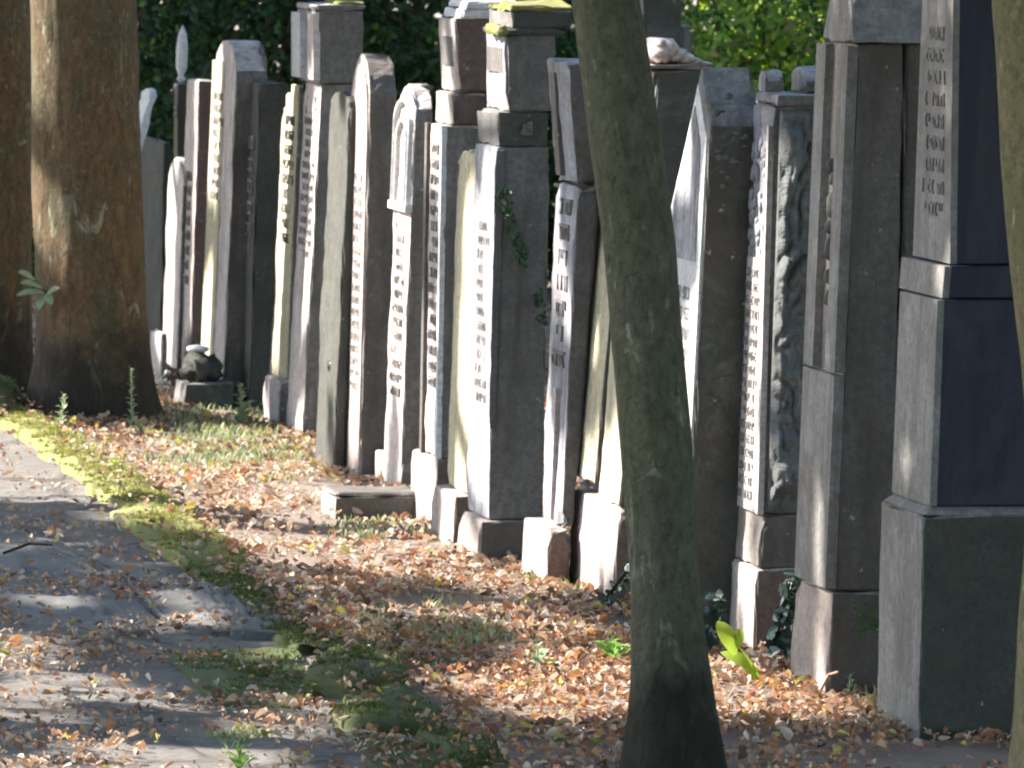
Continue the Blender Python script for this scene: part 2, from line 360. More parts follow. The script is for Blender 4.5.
t.prism('tip', (968, -260.5), (1026, -260.5), (1000, -330), (996, -330), None, M['navy'], u0=.11, Wm=.13, taper=.9, wear=0)
# S2 pedimented
t = Thing('pediment_gravestone', 826, 697, 'tall dark brown gravestone with a roof shaped grey cap, left of the obelisk', 'gravestone', GG)
t.prism('plinth', (826, 697), (912, 697), (914, 592), (832, 592), 790, M['brown'], sink=.06)
o, fr = t.prism('body', (834, 591.5), (895, 591.5), (903, 44), (857, 44), 803, M['brown'], u0=.012, wear=.006)
t.prism('rear_slab', (897, 591.5), (935, 591.5), (942, 44), (906, 44), 870, M['brown'], u0=.03, wear=.006)
t.prism('cap', (853, 43.5), (938, 43.5), (946, -70), (860, -70), 822, M['dark'], u0=-.01, outline=GABLE, wear=.006)
t.panel('pilaster', fr, .0, .3, .4, .995, .022, M['front_mid']); t.panel('pilaster', fr, .7, 1., .4, .995, .022, M['front_mid'])
t.panel('front_panel', fr, .0, 1., .005, .395, .022, M['front_mid'])
relief(t, 'carved_ornament', fr, [(.5, .62, 1.2), (.5, .57, .9), (.45, .53, 1), (.55, .66, .8), (.5, .7, 1.4), (.4, .75, .8), (.6, .77, .8)], M['dark'], .025, 3, .8)
# S3 rock-faced
t = Thing('rock_faced_gravestone', 753, 653, 'dark gravestone with rough rock-like side, bright inscribed front and notched cap', 'gravestone', GG)
t.prism('plinth', (753, 653), (824, 655), (820, 569), (756, 569), 721, M['pink'], sink=.06)
t.prism('base_block', (759, 568.5), (816, 570), (812, 515), (762, 515), 727, M['brown'], u0=.008)
o, fr = t.prism('body', (762, 514.5), (806, 516), (820, 106), (779, 106), 730, M['grey'], u0=.012, taper=.32)
t.panel('front_frame', fr, .0, .07, .0, .95, .012, M['pale']); t.panel('front_frame', fr, .9, 1., .0, .95, .012, M['pale'])
t.panel('light_front', fr, .08, .89, .0, .62, .006, M['pale'])
t.text(fr, .2, .82, .02, .6, 17, M['letter_soft'], th=.009, seed=3, fill=.95)
rr = random.Random(5)
relief(t, 'carved_flowers', fr, [(rr.uniform(.2, .8), rr.uniform(.62, .9), rr.uniform(.6, 1.5)) for _ in range(46)], M['blue'], .016, 9, .5)
# rough rock surface on the side
nu, nv = 40, 110; vs = []; fs = []
for j in range(nv+1):
    zf = j/nv; a = t.side(768 + zf*13, 513 - zf*404, -.0); b2 = t.side(806 + zf*16, 513 - zf*404, 0)
    for i in range(nu+1):
        f = i/nu; x = a[0] + (b2[0]-a[0])*f; z = a[1]; e = min(1, 6*min(f, 1-f), 14*min(zf, 1-zf))
        q = Vector((x*14, 0, z*9)); dd = .012 + .05*abs(noise.noise(q+Vector((noise.noise(q*.7)*1.5, 0, 0)))) + .028*abs(noise.noise(q*2.7))
        vs.append((x, .014 - max(.0, dd)*e**.6 - .002, z))
for j in range(nv):
    for i in range(nu): k = j*(nu+1)+i; fs.append([k, k+1, k+nu+2, k+nu+1])
mobj('rock_face', vs, fs, M['rock'], t.o)
t.prism('cap', (777, 105.5), (826, 105.5), (828, 95), (778, 95), 756, M['grey'], u0=-.005)
t.prism('cap_knob', (764, 92.5), (784, 92.5), (784, 69), (765, 69), 757, M['grey'], u0=.06, outline=ARCH(.5), bev=.01)
t.prism('cap_knob', (804, 92.5), (824, 92.5), (824, 68), (805, 68), 790, M['grey'], u0=.06, outline=ARCH(.5), bev=.01)
# S4 pointed
t = Thing('pointed_gravestone', 686, 641, 'dark green gravestone with a narrow pointed white front, just right of the central trunk', 'gravestone', GG)
o, fr = t.prism('body', (683, 641), (736, 641), (762, 68), (713, 68), 650, M['dark'], outline=[(0, 0), (1, 0), (1, .77), (.62, .89), (.34, 1), (0, .9)], sink=.06, wear=.01)
t.panel('light_front', fr, .02, .98, .25, .97, .006, M['white'], outline=[(0, 0), (1, 0), (1, .68), (.62, .85), (.34, 1), (0, .87)])
t.panel('dark_plaque', fr, .14, .86, .66, .93, .009, M['blue'], outline=[(0, 0), (1, 0), (1, .35), (.62, .7), (.34, 1), (.04, .75)])
t.text(fr, .12, .88, .3, .62, 9, M['letter_soft'], th=.008, seed=4)
rr = random.Random(8)
# lichen-covered carving on the side face
vs, fs = [], []
for k in range(16):
    a = t.side(rr.uniform(716, 748), rr.uniform(85, 190), 0); blob(vs, fs, (a[0], 0.0, a[1]), (rr.uniform(.008, .02), .006, rr.uniform(.005, .01)), k, 1, .6)
mobj('carved_swirls', vs, fs, M['grey'], t.o, smooth=True)
# S5 double
t = Thing('double_gravestone', 611, 605, 'paired pale slabs on one long plinth with sandy carved top, behind the central trunk', 'gravestone', GG)
t.prism('plinth', (611, 605), (690, 605), (692, 508), (619, 508), 566, M['pink'], sink=.06, wear=.01); W0 = t.W
o, fr = t.prism('slab', (619, 507.5), (686, 507.5), (712, 70), (652, 70), None, M['cream'], u0=.02, Wm=W0*.46-.01, wear=.006)
o, fr2 = t.prism('slab', (594, 484), (664, 484), (692, 60), (632, 60), None, M['cream'], u0=.02+W0*.46+.01, Wm=W0*.46-.01, wear=.006)
t.prism('side_facing', (626, 507), (686, 507), (712, 71), (657, 71), None, M['dark'], u0=-.004, Wm=.022, wear=.008)
t.prism('cap_slab', (636, 69.5), (712, 69.5), (712, 64), (637, 64), None, M['pale'], u0=-.005, Wm=W0*.95)
vs, fs = [], []
for k, (x, y, a, c) in enumerate([(655, 52, .035, .03), (664, 50, .04, .034), (672, 54, .035, .026), (681, 58, .032, .018), (690, 61, .03, .01), (699, 63, .028, .007), (655, 42, .02, .015)]):
    p = t.side(x, y, .1); blob(vs, fs, (p[0], .1, p[1]), (a, .12, c), k, 2, .4)
mobj('carved_top', vs, fs, M['pale'], t.o, smooth=True)
# S6 leaning two-part
t = Thing('cracked_gravestone', 546, 587, 'blue grey gravestone of two stacked blocks, upper one tilted away from the central trunk', 'gravestone', GG)
t.prism('plinth', (546, 587), (569, 587), (570, 529), (549, 529), 521, M['pink'], sink=.06)
o, fr = t.prism('lower_slab', (561, 528), (574, 528), (600, 186), (577, 186), 541, M['blue'], u0=.022, wear=.009)
t.text(fr, .1, .9, .45, .97, 7, M['letter_soft'], th=.006, seed=6)
t.panel('carved_edge', fr, .35, .5, .02, .4, .012, M['pale'])
o, fr = t.prism('upper_slab', (575, 184), (600, 184), (600, 62), (567, 62), 556, M['blue'], u0=.02, wear=.01)
t.panel('panel_frame', fr, .55, .8, .05, .9, .01, M['grey'])
# S7 big mossy
t = Thing('mossy_top_gravestone', 476, 563, 'massive dark gravestone with moss along its overhanging flat cornice', 'gravestone', GG)
t.prism('plinth', (476, 563), (548, 566), (550, 521), (481, 521), 455, M['brown'], sink=.06)
o, fr = t.prism('body', (488, 520), (543, 520), (549, 147), (497, 147), 466, M['grey'], u0=.02, wear=.009)
t.text(fr, .1, .9, .3, .8, 13, M['letter_soft'], th=.002, seed=7)
t.prism('edge_roll', (489, 430), (496, 430), (505, 150), (496, 150), None, M['blue'], u0=.012, Wm=.012, bev=.003)
t.prism('neck', (498, 146.5), (548, 146.5), (549, 112), (498, 112), 478, M['dark'], u0=.02)
o, fr = t.prism('head_block', (507, 111.5), (556, 111.5), (555, 35), (506, 35), 487, M['grey'], u0=.01, wear=.009)
t.panel('dark_plaque', fr, .15, .9, .5, .82, .004, M['grey'])
t.prism('cornice', (505, 34.5), (566, 34.5), (568, 29), (504, 29), 483, M['green'], u0=.0)
t.prism('cornice', (511, 28.5), (572, 28.5), (574, 10), (511, 10), 489, M['dark'], u0=.006)
t.prism('moss', (509, 10.5), (575, 10.5), (574, 5), (511, 5), 487, M['moss'], u0=.0, wear=.03, lv=4)
t.prism('moss', (499, 34), (508, 34), (508, 27), (500, 27), 482, M['moss'], u0=-.005, wear=.03, lv=4)
t.prism('medallion', (520, 136), (534, 136), (533, 122), (521, 122), None, M['grey'], u0=.008, Wm=.012)
# ivy runner on the side
vs, fs = [], []; rr = random.Random(4)
for k in range(90):
    f = rr.random(); p = t.side(502+f*22+rr.uniform(-5, 5), 190+f*75+rr.uniform(-6, 6), 0); leafquad(vs, fs, Vector((p[0], rr.uniform(-.015, .01), p[1])), .02, rv(rr), Vector((0, -1, 0)))
tag(mobj('ivy_runner', vs, fs, DKGREEN, None, loc=t.P), 'thin ivy runner climbing the side of the massive mossy gravestone', 'ivy').rotation_euler = (0, 0, t.yaw)
vs, fs = [], []
for k in range(25):
    p = t.side(rr.uniform(533, 545), rr.uniform(285, 325), 0); leafquad(vs, fs, Vector((p[0], rr.uniform(-.02, .01), p[1])), .025, rv(rr), Vector((0, -1, 0)))
tag(mobj('ivy_runner', vs, fs, DKGREEN, None, loc=t.P), 'small green ivy tuft at the right edge of the massive mossy gravestone', 'ivy').rotation_euler = (0, 0, t.yaw)
# S8 pale yellow
t = Thing('slim_round_gravestone', 452, 547, 'slim pale yellow round-topped gravestone squeezed left of the massive mossy one', 'gravestone', GG)
t.prism('plinth', (452, 547), (478, 547), (480, 495), (455, 495), 430, M['pink'], sink=.06)
t.prism('slab', (466, 494), (484, 494), (490, 152), (478, 152), 447, M['cream'], u0=.02, outline=ARCH(.95), wear=.005)
# S9 stepped
t = Thing('stepped_gravestone', 435, 532, 'tall pale gravestone with several narrowing steps under a bright white top', 'gravestone', GG)
t.prism('plinth', (435, 532), (458, 532), (460, 460), (437, 460), 410, M['pink'], sink=.06)
o, fr = t.prism('body', (440, 459), (474, 459), (482, 126), (446, 126), 423, M['pale'], u0=.012)
t.panel('front_frame', fr, 0, .1, 0, 1, .012, M['white']); t.panel('front_frame', fr, .88, 1, 0, 1, .012, M['brown'])
t.text(fr, .15, .85, .2, .95, 16, M['letter_soft'], th=.006, seed=9)
t.prism('shoulder', (452, 125.5), (486, 125.5), (488, 93), (452, 93), 435, M['pink'], u0=.005)
o, fr = t.prism('head_block', (458, 92.5), (500, 92.5), (500, 19), (456, 19), 441, M['pink'], u0=.0)
t.panel('dark_plaque', fr, .2, .75, .35, .75, .004, M['shaded_blue'])
t.prism('cornice', (461, 18.5), (512, 18.5), (514, 9), (463, 9), 443, M['white'], u0=-.005)
t.prism('cornice', (466, 8.5), (518, 8.5), (520, 1), (468, 1), 448, M['white'], u0=-.008)
# S10 arched relief
t = Thing('arched_gravestone', 400, 492, 'narrow gravestone with nested carved arches and a leaf-strewn round top', 'gravestone', GG)
t.prism('plinth', (400, 492), (416, 492), (417, 462), (401, 462), 375, M['pale'], sink=.06)
o, fr = t.prism('slab', (400, 480), (421, 484), (434, 86), (416, 86), 383, M['pale'], u0=.012, outline=ARCH(.92))
for k, (a, b2) in enumerate(((.06, .94), (.22, .8))):
    W = [(.5+(.5-a)*math.cos(math.pi*i/10), .9-.05*k+.06*math.sin(math.pi*i/10)) for i in range(11)]
    vs, fs = [], []; pts = [(1-a, .7)] + W + [(a, .7)]
    for (u, z) in pts:
        p = fr(u, z); 
        for du, dx in ((-.006, 0), (-.003, -.016), (.004, -.016), (.007, 0)): vs.append((p.x+dx, p.y+du, p.z + (du if 0 < z-.7 else 0)))
    for i in range(len(pts)-1):
        for q in range(3): fs.append([i*4+q, i*4+q+1, i*4+q+5, i*4+q+4])
    mobj('arch_moulding', vs, fs, M['white'], t.o)
t.panel('ledge', fr, 0, 1, .68, .7, .02, M['white'])
t.text(fr, .1, .9, .2, .66, 13, M['letter_soft'], th=.004, seed=10, fill=.95)
# S11
t = Thing('tall_slab_gravestone', 360, 479, 'thick round-topped brown slab with a long lit inscription strip, behind the low kerb slab', 'gravestone', GG)
o, fr = t.prism('slab', (360, 479), (388, 479), (398, 54), (371, 54), 342, M['brown'], sink=.06, wear=.012, outline=ARCH(.86), top=False)
t.panel('light_front', fr, .03, .97, .01, .975, .006, M['pink'], outline=ARCH(.86))
t.text(fr, .08, .85, .2, .72, 18, M['letter_soft'], th=.008, seed=11, fill=.95)
rr = random.Random(2)
relief(t, 'carved_foliage', fr, [(rr.uniform(.1, .5), rr.uniform(.6, .93), rr.uniform(.6, 1.4)) for _ in range(30)], M['pale'], .018, 5)
# S12
t = Thing('algae_gravestone', 333, 473, 'thin grey green shaded slab with a small dark hole near its foot', 'gravestone', GG)
o, fr = t.prism('slab', (333, 473), (344, 473), (360, 92), (350, 92), 314, M['green'], sink=.06, outline=ARCH(.96), wear=.01)
p = fr(.4, .275); vs, fs = [], []; blob(vs, fs, (p.x, p.y, p.z), (.008, .04, .02), 3, 2, .5)
mobj('hole', vs, fs, M['black'], t.o, smooth=True)
# S13
t = Thing('square_head_gravestone', 302, 437, 'tall gravestone with a square head block carrying yellow moss, pale text down its narrow front', 'gravestone', GG)
o, fr = t.prism('body', (302, 437), (346, 440), (364, 85), (321, 85), 286, M['pale'], sink=.06)
t.text(fr, .08, .92, .5, .97, 15, M['letter_soft'], th=.002, seed=13, fill=.95)
o, fr = t.prism('head_block', (319, 84), (364, 84), (365, 11), (319, 11), 297, M['grey'], u0=-.004)
t.panel('pilaster', fr, .0, .25, .05, .95, .02, M['pale']); t.panel('pilaster', fr, .6, 1, .05, .95, .02, M['white'])
t.prism('cornice', (317, 10.5), (366, 10.5), (367, 5), (317, 5), 296, M['pale'], u0=-.008)
t.prism('moss', (338, 4.8), (366, 4.8), (366, 2), (339, 2), None, M['moss'], u0=.0, Wm=.3, wear=.02)
# T1
t = Thing('shouldered_gravestone', 278, 428, 'small cream gravestone with stepped shoulders and bold dark lettering', 'gravestone', GG)
t.prism('plinth', (278, 428), (290, 428), (291, 381), (279, 381), 263, M['pale'], sink=.06)
o, fr = t.prism('slab', (286, 380), (294, 380), (305, 85), (299, 85), 271, M['cream'], u0=.01, outline=[(0, 0), (1, 0), (1, .92), (.78, .92), (.78, .965), (.55, .965), (.55, 1), (.05, 1), (0, .9)])
t.text(fr, .08, .92, .45, .9, 9, M['letter'], th=.003, seed=14, fill=.95)
# T3
t = Thing('shaded_gravestone', 249, 410, 'plain thick dark olive slab with a flat top, right of the round-headed stone', 'gravestone', GG)
o, fr = t.prism('slab', (249, 410), (268, 410), (288, 84), (259, 84), 236, M['green'], sink=.06)
t.text(fr, .1, .9, .45, .85, 6, M['letter_soft'], th=.006, seed=15)
# T4
t = Thing('round_head_gravestone', 222, 406, 'thick pale gravestone with a smooth round head and five dark lines cut on its front', 'gravestone', GG)
o, fr = t.prism('slab', (222, 406), (246, 406), (270, 42), (237, 42), 200, M['pale'], sink=.06, outline=ARCH(.9, 14))
t.text(fr, .4, .95, .55, .86, 9, M['letter_soft'], th=.006, seed=16, fill=.95)
t.panel('light_front', fr, .45, 1, .02, .94, .004, M['cream'])
# T5
t = Thing('square_top_gravestone', 189, 378, 'slim pink gravestone with a reddish brown side and flat top, second beyond the round-headed stone', 'gravestone', GG)
o, fr = t.prism('slab', (189, 378), (203, 378), (214, 81), (199, 81), 177, M['pink'], sink=.06)
t.text(fr, .2, .8, .3, .7, 8, M['letter_soft'], th=.006, seed=17, fill=.7)
# T6
t = Thing('low_round_gravestone', 176, 374, 'low round-topped pale gravestone at the far end of the row', 'gravestone', GG)
t.prism('slab', (176, 374), (184, 374), (192, 160), (184, 160), 161, M['pale'], sink=.06, outline=ARCH(.88))
t = Thing('footstone', 161, 379, 'knee-high pale stone post beside the big tree', 'gravestone')
t.prism('slab', (161, 379), (168, 379), (168, 333), (161, 333), 151, M['pale'], sink=.06)
t = Thing('lichened_gravestone', 161, 350, 'grey blue shaded slab spotted with lichen, half hidden by the big tree', 'gravestone')
t.prism('slab', (161, 350), (168, 350), (171, 142), (164, 142), 134, M['green'], sink=.06)
t = Thing('leaning_gravestone', 70, 352, 'narrow white slab leaning steeply out from behind the big tree', 'gravestone')
t.prism('slab', (70, 352), (80, 352), (159, 90), (151, 90), 62, M['white'], sink=.06, outline=ARCH(.97))
t = Thing('black_post', 176, 354, 'black granite post with a pale spear-shaped tip painting a reflection', 'post')
o, fr = t.prism('post', (177, 354), (189, 354), (189, 84), (178, 84), 173, M['black'], sink=.06, wear=0)
p = t.side(181, 80, .05); q = t.side(181, 25, .05); hh = q[1]-p[1]; vs, fs = [], []
prof = [(0, .3), (.06, .75), (.12, .45), (.25, .95), (.6, 1), (.85, .7), (1, .02)]
for (zf, r_) in prof:
    for a in range(8): vs.append((p[0]+.024*r_*math.cos(a*math.pi/4), .05+.03*r_*math.sin(a*math.pi/4), p[1]-.01+(hh+.01)*zf))
for j in range(len(prof)-1):
    for a in range(8): fs.append([j*8+a, j*8+(a+1) % 8, (j+1)*8+(a+1) % 8, (j+1)*8+a])
mobj('reflection_tip', vs, fs, M['white'], t.o)  # pale tip stands for a reflection on the polished black stone
vs, fs = [], []
for y in (86, 108, 114): a = t.side(176, y, .02); blob(vs, fs, (a[0], .03, a[1]), (.009, .02, .012), y, 1)
mobj('highlight', vs, fs, M['white'], t.o, smooth=True)  # white lumps painting highlights down the post's left edge
# background block behind the row
t = Thing('background_gravestone', 642, 352, 'grey square-topped monument rising behind the central trunk and the row', 'gravestone')
t.prism('body', (642, 352), (680, 352), (681, -50), (643, -50), 628, M['dark'], sink=.06)
t.prism('ledge', (679, 352), (691, 352), (692, 26), (682, 26), 655, M['grey'], u0=.02)
# trough with dark rounded stone
t = Thing('stone_trough', 182, 408, 'low dark stone trough at the foot of the round-headed gravestone', 'planter')
t.prism('trough', (182, 408), (234, 407), (234, 383), (186, 384), 171, M['dark'], sink=.06)
bp = t.P
p = t.side(202, 370, .12); vs, fs = [], []; blob(vs, fs, (0, 0, 0), (.07, .09, .062), 1, 3, .7)
q = t.P + t.V*p[0] + t.U*.12
o = mobj('dark_boulder', vs, fs, M['dark'], None, smooth=True, loc=(q.x, q.y, p[1])); tag(o, 'lumpy black stone sitting on the dark stone trough', 'boulder')
p2 = t.side(197, 352, .14); q2 = t.P + t.V*p2[0] + t.U*.13
vs, fs = [], []; blob(vs, fs, (0, 0, 0), (.04, .05, .016), 5, 2, .3)
tag(mobj('pale_stone', vs, fs, M['white'], None, smooth=True, loc=(q2.x, q2.y, p[1]+.075)), 'small pale stone laid on top of the lumpy black stone', 'stone')
t = Thing('low_slab', 335, 520, 'low rectangular slab lying on the leaves before the row, its top sunlit', 'slab')
t.prism('slab', (335, 520), (421, 518), (421, 497), (335, 497), 322, M['brown'], sink=.06, top=False)
t.prism('bevelled_top', (335, 496.8), (421, 496.8), (419, 492), (338, 492), None, M['brown'], u0=.003, Wm=t.W-.006, taper=.1, top=False)
# pebbles and lumps laid on tops
def pebbles(name, host, items):
    for k, (x, y, d_, r_, mt, lab) in enumerate(items):
        P_ = CO + ray(x, y)*d_; vs, fs = [], []; blob(vs, fs, (0, 0, 0), (r_*1.3, r_, r_*.8), k, 2, .35)
        tag(mobj(name, vs, fs, mt, None, smooth=True, loc=P_), lab, 'pebble', 'pebbles laid on gravestone tops')
def dist(px, py): return (gnd(px, py)-CO).length*.0 + gnd(px, py).y
d6 = gnd(546, 587).y+.1; d10 = gnd(400, 492).y + .15
pebbles('memorial_pebble', None, [
    (603, 55, d6/ray(603, 55).y, .016, M['pale'], 'pale rounded pebble on the tilted upper block, left one of the pair'),
    (610, 54, (d6+.05)/ray(610, 54).y, .014, LEAF[1], 'tan rounded pebble on the tilted upper block, touching the trunk edge'),
    (426, 88, d10/ray(426, 88).y, .018, M['brown'], 'brown pebble on the round top with nested arches')])
# ------------------------------------------------------------------ trees
def trunk(name, base, rows, mat, label, top, seed, depth_off=0, flare=1.25):
    g = gnd(*base); g.y += depth_off; rows = sorted(rows, key=lambda r: -r[0]); pts = []
    for (y, xl, xr) in rows:
        a = hit(xl, y, g, Vector((0, 1, 0))); b = hit(xr, y, g, Vector((0, 1, 0))); pts.append(((a+b)/2, (b-a).length/2))
    # resample by height
    c0, r0 = pts[0]; pts = [(Vector((c0.x, c0.y, -.12)), r0*flare*1.15), (Vector((c0.x, c0.y, min(0, c0.z-.02))), r0*flare)] + pts
    c1, r1 = pts[-1]; c2, _ = pts[-3]; sl = (c1-c2)/(c1.z-c2.z); z = c1.z; r_ = r1; c = c1
    rr = random.Random(seed)
    while z < top: z += .4; r_ *= .95; c = c + sl*.4*.8 + Vector((rr.uniform(-.03, .03), rr.uniform(-.03, .03), 0)); pts.append((c, r_))
    dense = []
    for (a, ra), (b, rb) in zip(pts, pts[1:]):
        n = max(1, int((b-a).length/.035))
        for i in range(n): dense.append((a.lerp(b, i/n), ra+(rb-ra)*i/n))
    for _ in range(4):
        dense = [dense[0]] + [((dense[i-1][0]+dense[i][0]*2+dense[i+1][0])/4, (dense[i-1][1]+2*dense[i][1]+dense[i+1][1])/4) for i in range(1, len(dense)-1)] + [dense[-1]]
    o = bpy.data.objects.new(name, None); link(o); o.location = (g.x, g.y, 0); vs, fs = [], []; K = 90
    for (c, r_) in dense:
        for k in range(K):
            a = 2*math.pi*k/K; z = c.z
            fl = max(0, 1-max(z, 0)/.4)**2*(.05 if flare < 1.1 else .12)*(1+math.cos(5*a+seed))
            nn = 1 + .05*noise.noise(Vector((math.cos(a)*1.5, math.sin(a)*1.5, z*1.8+seed))) + .03*noise.noise(Vector((math.cos(a)*4, math.sin(a)*4, z*3.5+seed))) + .016*noise.noise(Vector((math.cos(a)*12, math.sin(a)*12, z*9+seed))) + fl
            vs.append((c.x-g.x+r_*nn*math.cos(a), c.y-g.y+r_*nn*math.sin(a), z))
    for j in range(len(dense)-1):
        for k in range(K): fs.append([j*K+k, j*K+(k+1) % K, (j+1)*K+(k+1) % K, (j+1)*K+k])
    mobj('trunk', vs, fs, mat, o, smooth=True)
    tag(o, label, 'tree'); return o, dense
def limbs(o, start, n, seed, mat, length=2.6, r0=.06):
    rr = random.Random(seed); tips = []
    for k in range(n):
        vs, fs = [], []; c = Vector(start) + Vector((0, 0, rr.uniform(-1.2, .2))); a = 2*math.pi*(k+rr.random()*.6)/n
        d = Vector((math.cos(a), math.sin(a), rr.uniform(.3, .8))).normalized(); r_ = r0; st = length/9
        for j in range(10):
            p = d.cross(Vector((0, 0, 1))).normalized(); q = d.cross(p)
            for i in range(7): ang = 2*math.pi*i/7; vs.append(c + p*r_*math.cos(ang) + q*r_*math.sin(ang))
            tips.append(c.copy()); c = c + d*st; r_ *= .82; d = (d + rv(rr)*.22 + Vector((0, 0, .04))).normalized()
        for j in range(9):
            for i in range(7): fs.append([j*7+i, j*7+(i+1) % 7, j*7+7+(i+1) % 7, j*7+7+i])
        mobj('limb', vs, fs, mat, o, smooth=True)
    return tips
CT = [(0, 572, 641), (80, 582, 653), (170, 592, 667), (240, 602, 676), (300, 607, 679), (350, 611, 683), (400, 616, 688), (445, 619, 692), (500, 624, 694), (560, 629, 697), (620, 631, 702), (690, 630, 715), (740, 626, 723), (768, 622, 728), (795, 618, 733)]
tc, _d = trunk('slender_tree', (678, 797), CT, M['bark_green'], 'slim dark green trunk leaning left in the centre foreground before the row', 4.6, 3, flare=1.02)
crown_of = [(tc, _d[-1][0])]
BT = [(0, 30, 138), (100, 31, 141), (200, 33, 143), (300, 35, 146), (360, 34, 150), (400, 28, 155), (425, 24, 160)]
tb, _d = trunk('broad_tree', (92, 420), BT, M['bark_brown'], 'broad brown tree with flaking bark and a dark stained foot at the path edge', 5.0, 11, .2, 1.08)
crown_of.append((tb, _d[-1][0]))
LT = [(0, -44, 31), (200, -44, 32), (330, -46, 32), (392, -52, 34)]
tl_, _d = trunk('broad_tree', (-8, 392), LT, M['bark_brown'], 'mossy brown tree cut by the left edge of the photo, behind the broad tree', 5.0, 17, .2, 1.05)
crown_of.append((tl_, _d[-1][0]))
RT = [(0, 991, 1085), (60, 998, 1092), (150, 1001, 1098), (250, 1009, 1104), (300, 1013, 1108), (360, 1022, 1112), (450, 1028, 1116), (560, 1026, 1120), (620, 1019, 1124), (700, 1016, 1130), (768, 1014, 1136), (840, 1006, 1146)]
trr, _d = trunk('edge_tree', (1075, 842), RT, M['bark_tan'], 'tan green trunk cut by the right edge of the photo beside the obelisk', 4.6, 23, flare=1.1)
crown_of.append((trr, _d[-1][0]))
# trees of the avenue left of the frame whose crowns shade the place
for k, (x, y, r_) in enumerate([(-4.8, 19.5, .2), (-5.4, 26, .22), (-6.6, 33.5, .24), (-9.5, 27.0, .22)]):
    o = bpy.data.objects.new('avenue_tree', None); link(o); o.location = (x, y, 0); vs, fs = [], []; K = 24
    for j in range(26):
        z = -.1+j*.24; rr_ = r_*(1.5 if j < 1 else 1.15 if j == 1 else 1-.02*j)
        for i in range(K):
            a = 2*math.pi*i/K; nn = 1+.08*noise.noise(Vector((math.cos(a), math.sin(a), z+k*7))); vs.append((.1*math.sin(z+k)+rr_*nn*math.cos(a), rr_*nn*math.sin(a), z))
    for j in range(25):
        for i in range(K): fs.append([j*K+i, j*K+(i+1) % K, (j+1)*K+(i+1) % K, (j+1)*K+i])
    mobj('trunk', vs, fs, M['bark_brown'], o, smooth=True)
    tag(o, 'brown avenue tree standing left of the path outside the photo', 'tree', 'avenue trees left of the path')
    crown_of.append((o, Vector((x, y, 5.6))))
# ---- crown leaves, thinned by masks to shape sun patches on the ground and the row
def inpoly(x, y, P):
    c = False; j = len(P)-1
    for i in range(len(P)):
        if (P[i][1] > y) != (P[j][1] > y) and x < (P[j][0]-P[i][0])*(y-P[i][1])/(P[j][1]-P[i][1]) + P[i][0]: c = not c
        j = i
    return c
G_LIT = [([(-60, 405), (30, 425), (165, 432), (240, 425), (335, 440), (350, 480), (430, 505), (520, 555), (640, 600), (560, 605), (400, 585), (235, 560), (170, 540), (60, 515), (-60, 500)], .0),
         ([(150, 372), (330, 430), (300, 440), (150, 425)], .3),
         ([(395, 672), (520, 668), (640, 655), (760, 665), (900, 712), (850, 730), (700, 726), (560, 735), (450, 708)], .0),
         ([(230, 565), (560, 605), (640, 640), (560, 668), (380, 660), (260, 600)], .42),
         ([(-40, 640), (40, 630), (150, 690), (330, 735), (300, 800), (-40, 800)], .25),
         ([(-40, 500), (120, 530), (220, 590), (300, 640), (280, 660), (150, 640), (-40, 600)], .72),
         ([(180, 640), (420, 660), (520, 760), (330, 760)], .5)]
F_LIT = [([(400, -80), (572, -80), (640, 520), (640, 610), (540, 610), (300, 470), (300, -80)], .0),
         ([(150, 20), (235, 20), (245, 60), (225, 410), (150, 380)], .0),
         ([(265, -60), (330, -60), (326, 90), (306, 450), (258, 430)], .0),
         ([(352, -60), (400, -60), (400, 500), (338, 490), (348, 240)], .0),
         ([(640, 40), (728, 40), (725, 480), (705, 650), (630, 650)], .0),
         ([(745, 110), (790, 110), (770, 670), (708, 650), (718, 420), (730, 200)], .02),
         ([(826, 480), (836, 420), (842, 500), (830, 705), (815, 690)], .1),
         ([(940, -60), (966, -60), (958, 255), (948, 255)], .0), ([(904, 715), (935, 735), (920, 760)], .1), ([(870, 480), (925, 500), (925, 740), (870, 720)], .55), ([(895, 240), (950, 255), (945, 505), (880, 490)], .5), ([(918, -40), (966, -60), (955, 262), (918, 250)], .5), ([(800, 30), (858, 40), (830, 600), (790, 560)], .6)]
fn = Vector((math.cos(YAW), math.sin(YAW), 0))
def keep(p):
    k = 1.0
    g = p - L*(p.z/L.z); x, y = proj(g)
    x += 10*noise.noise(g*6)
    y += 6*noise.noise(g*6+Vector((9, 0, 0)))
    for P_, q in G_LIT:
        if inpoly(x, y, P_):
            if q > 0: q = 1.0 if noise.noise(Vector((g.x*3.2, g.y*1.5, 4)))*.5+.5 < .5+(q-.5)*.5 else .03
            k = min(k, q); break
    if k > 0:
        h = p - L*((p.y-37.2)/L.y)
        if 0 < h.z < 1.8 and 660 < proj(h)[0] < 940: return 0.0
        dn = (p-A).dot(fn)/L.dot(fn); h = p - L*dn
        if -.05 < h.z < 2.0 and 14 < h.y < 45:
            x, y = proj(h); x += 5*noise.noise(h*5)
            for P_, q in F_LIT:
                if inpoly(x, y, P_): k = min(k, q if noise.noise(h*2.6+Vector((0, 0, 5))) < .27 else .9)
    return k
extra = []  # unseen trees added below to block sky light from the stone sides
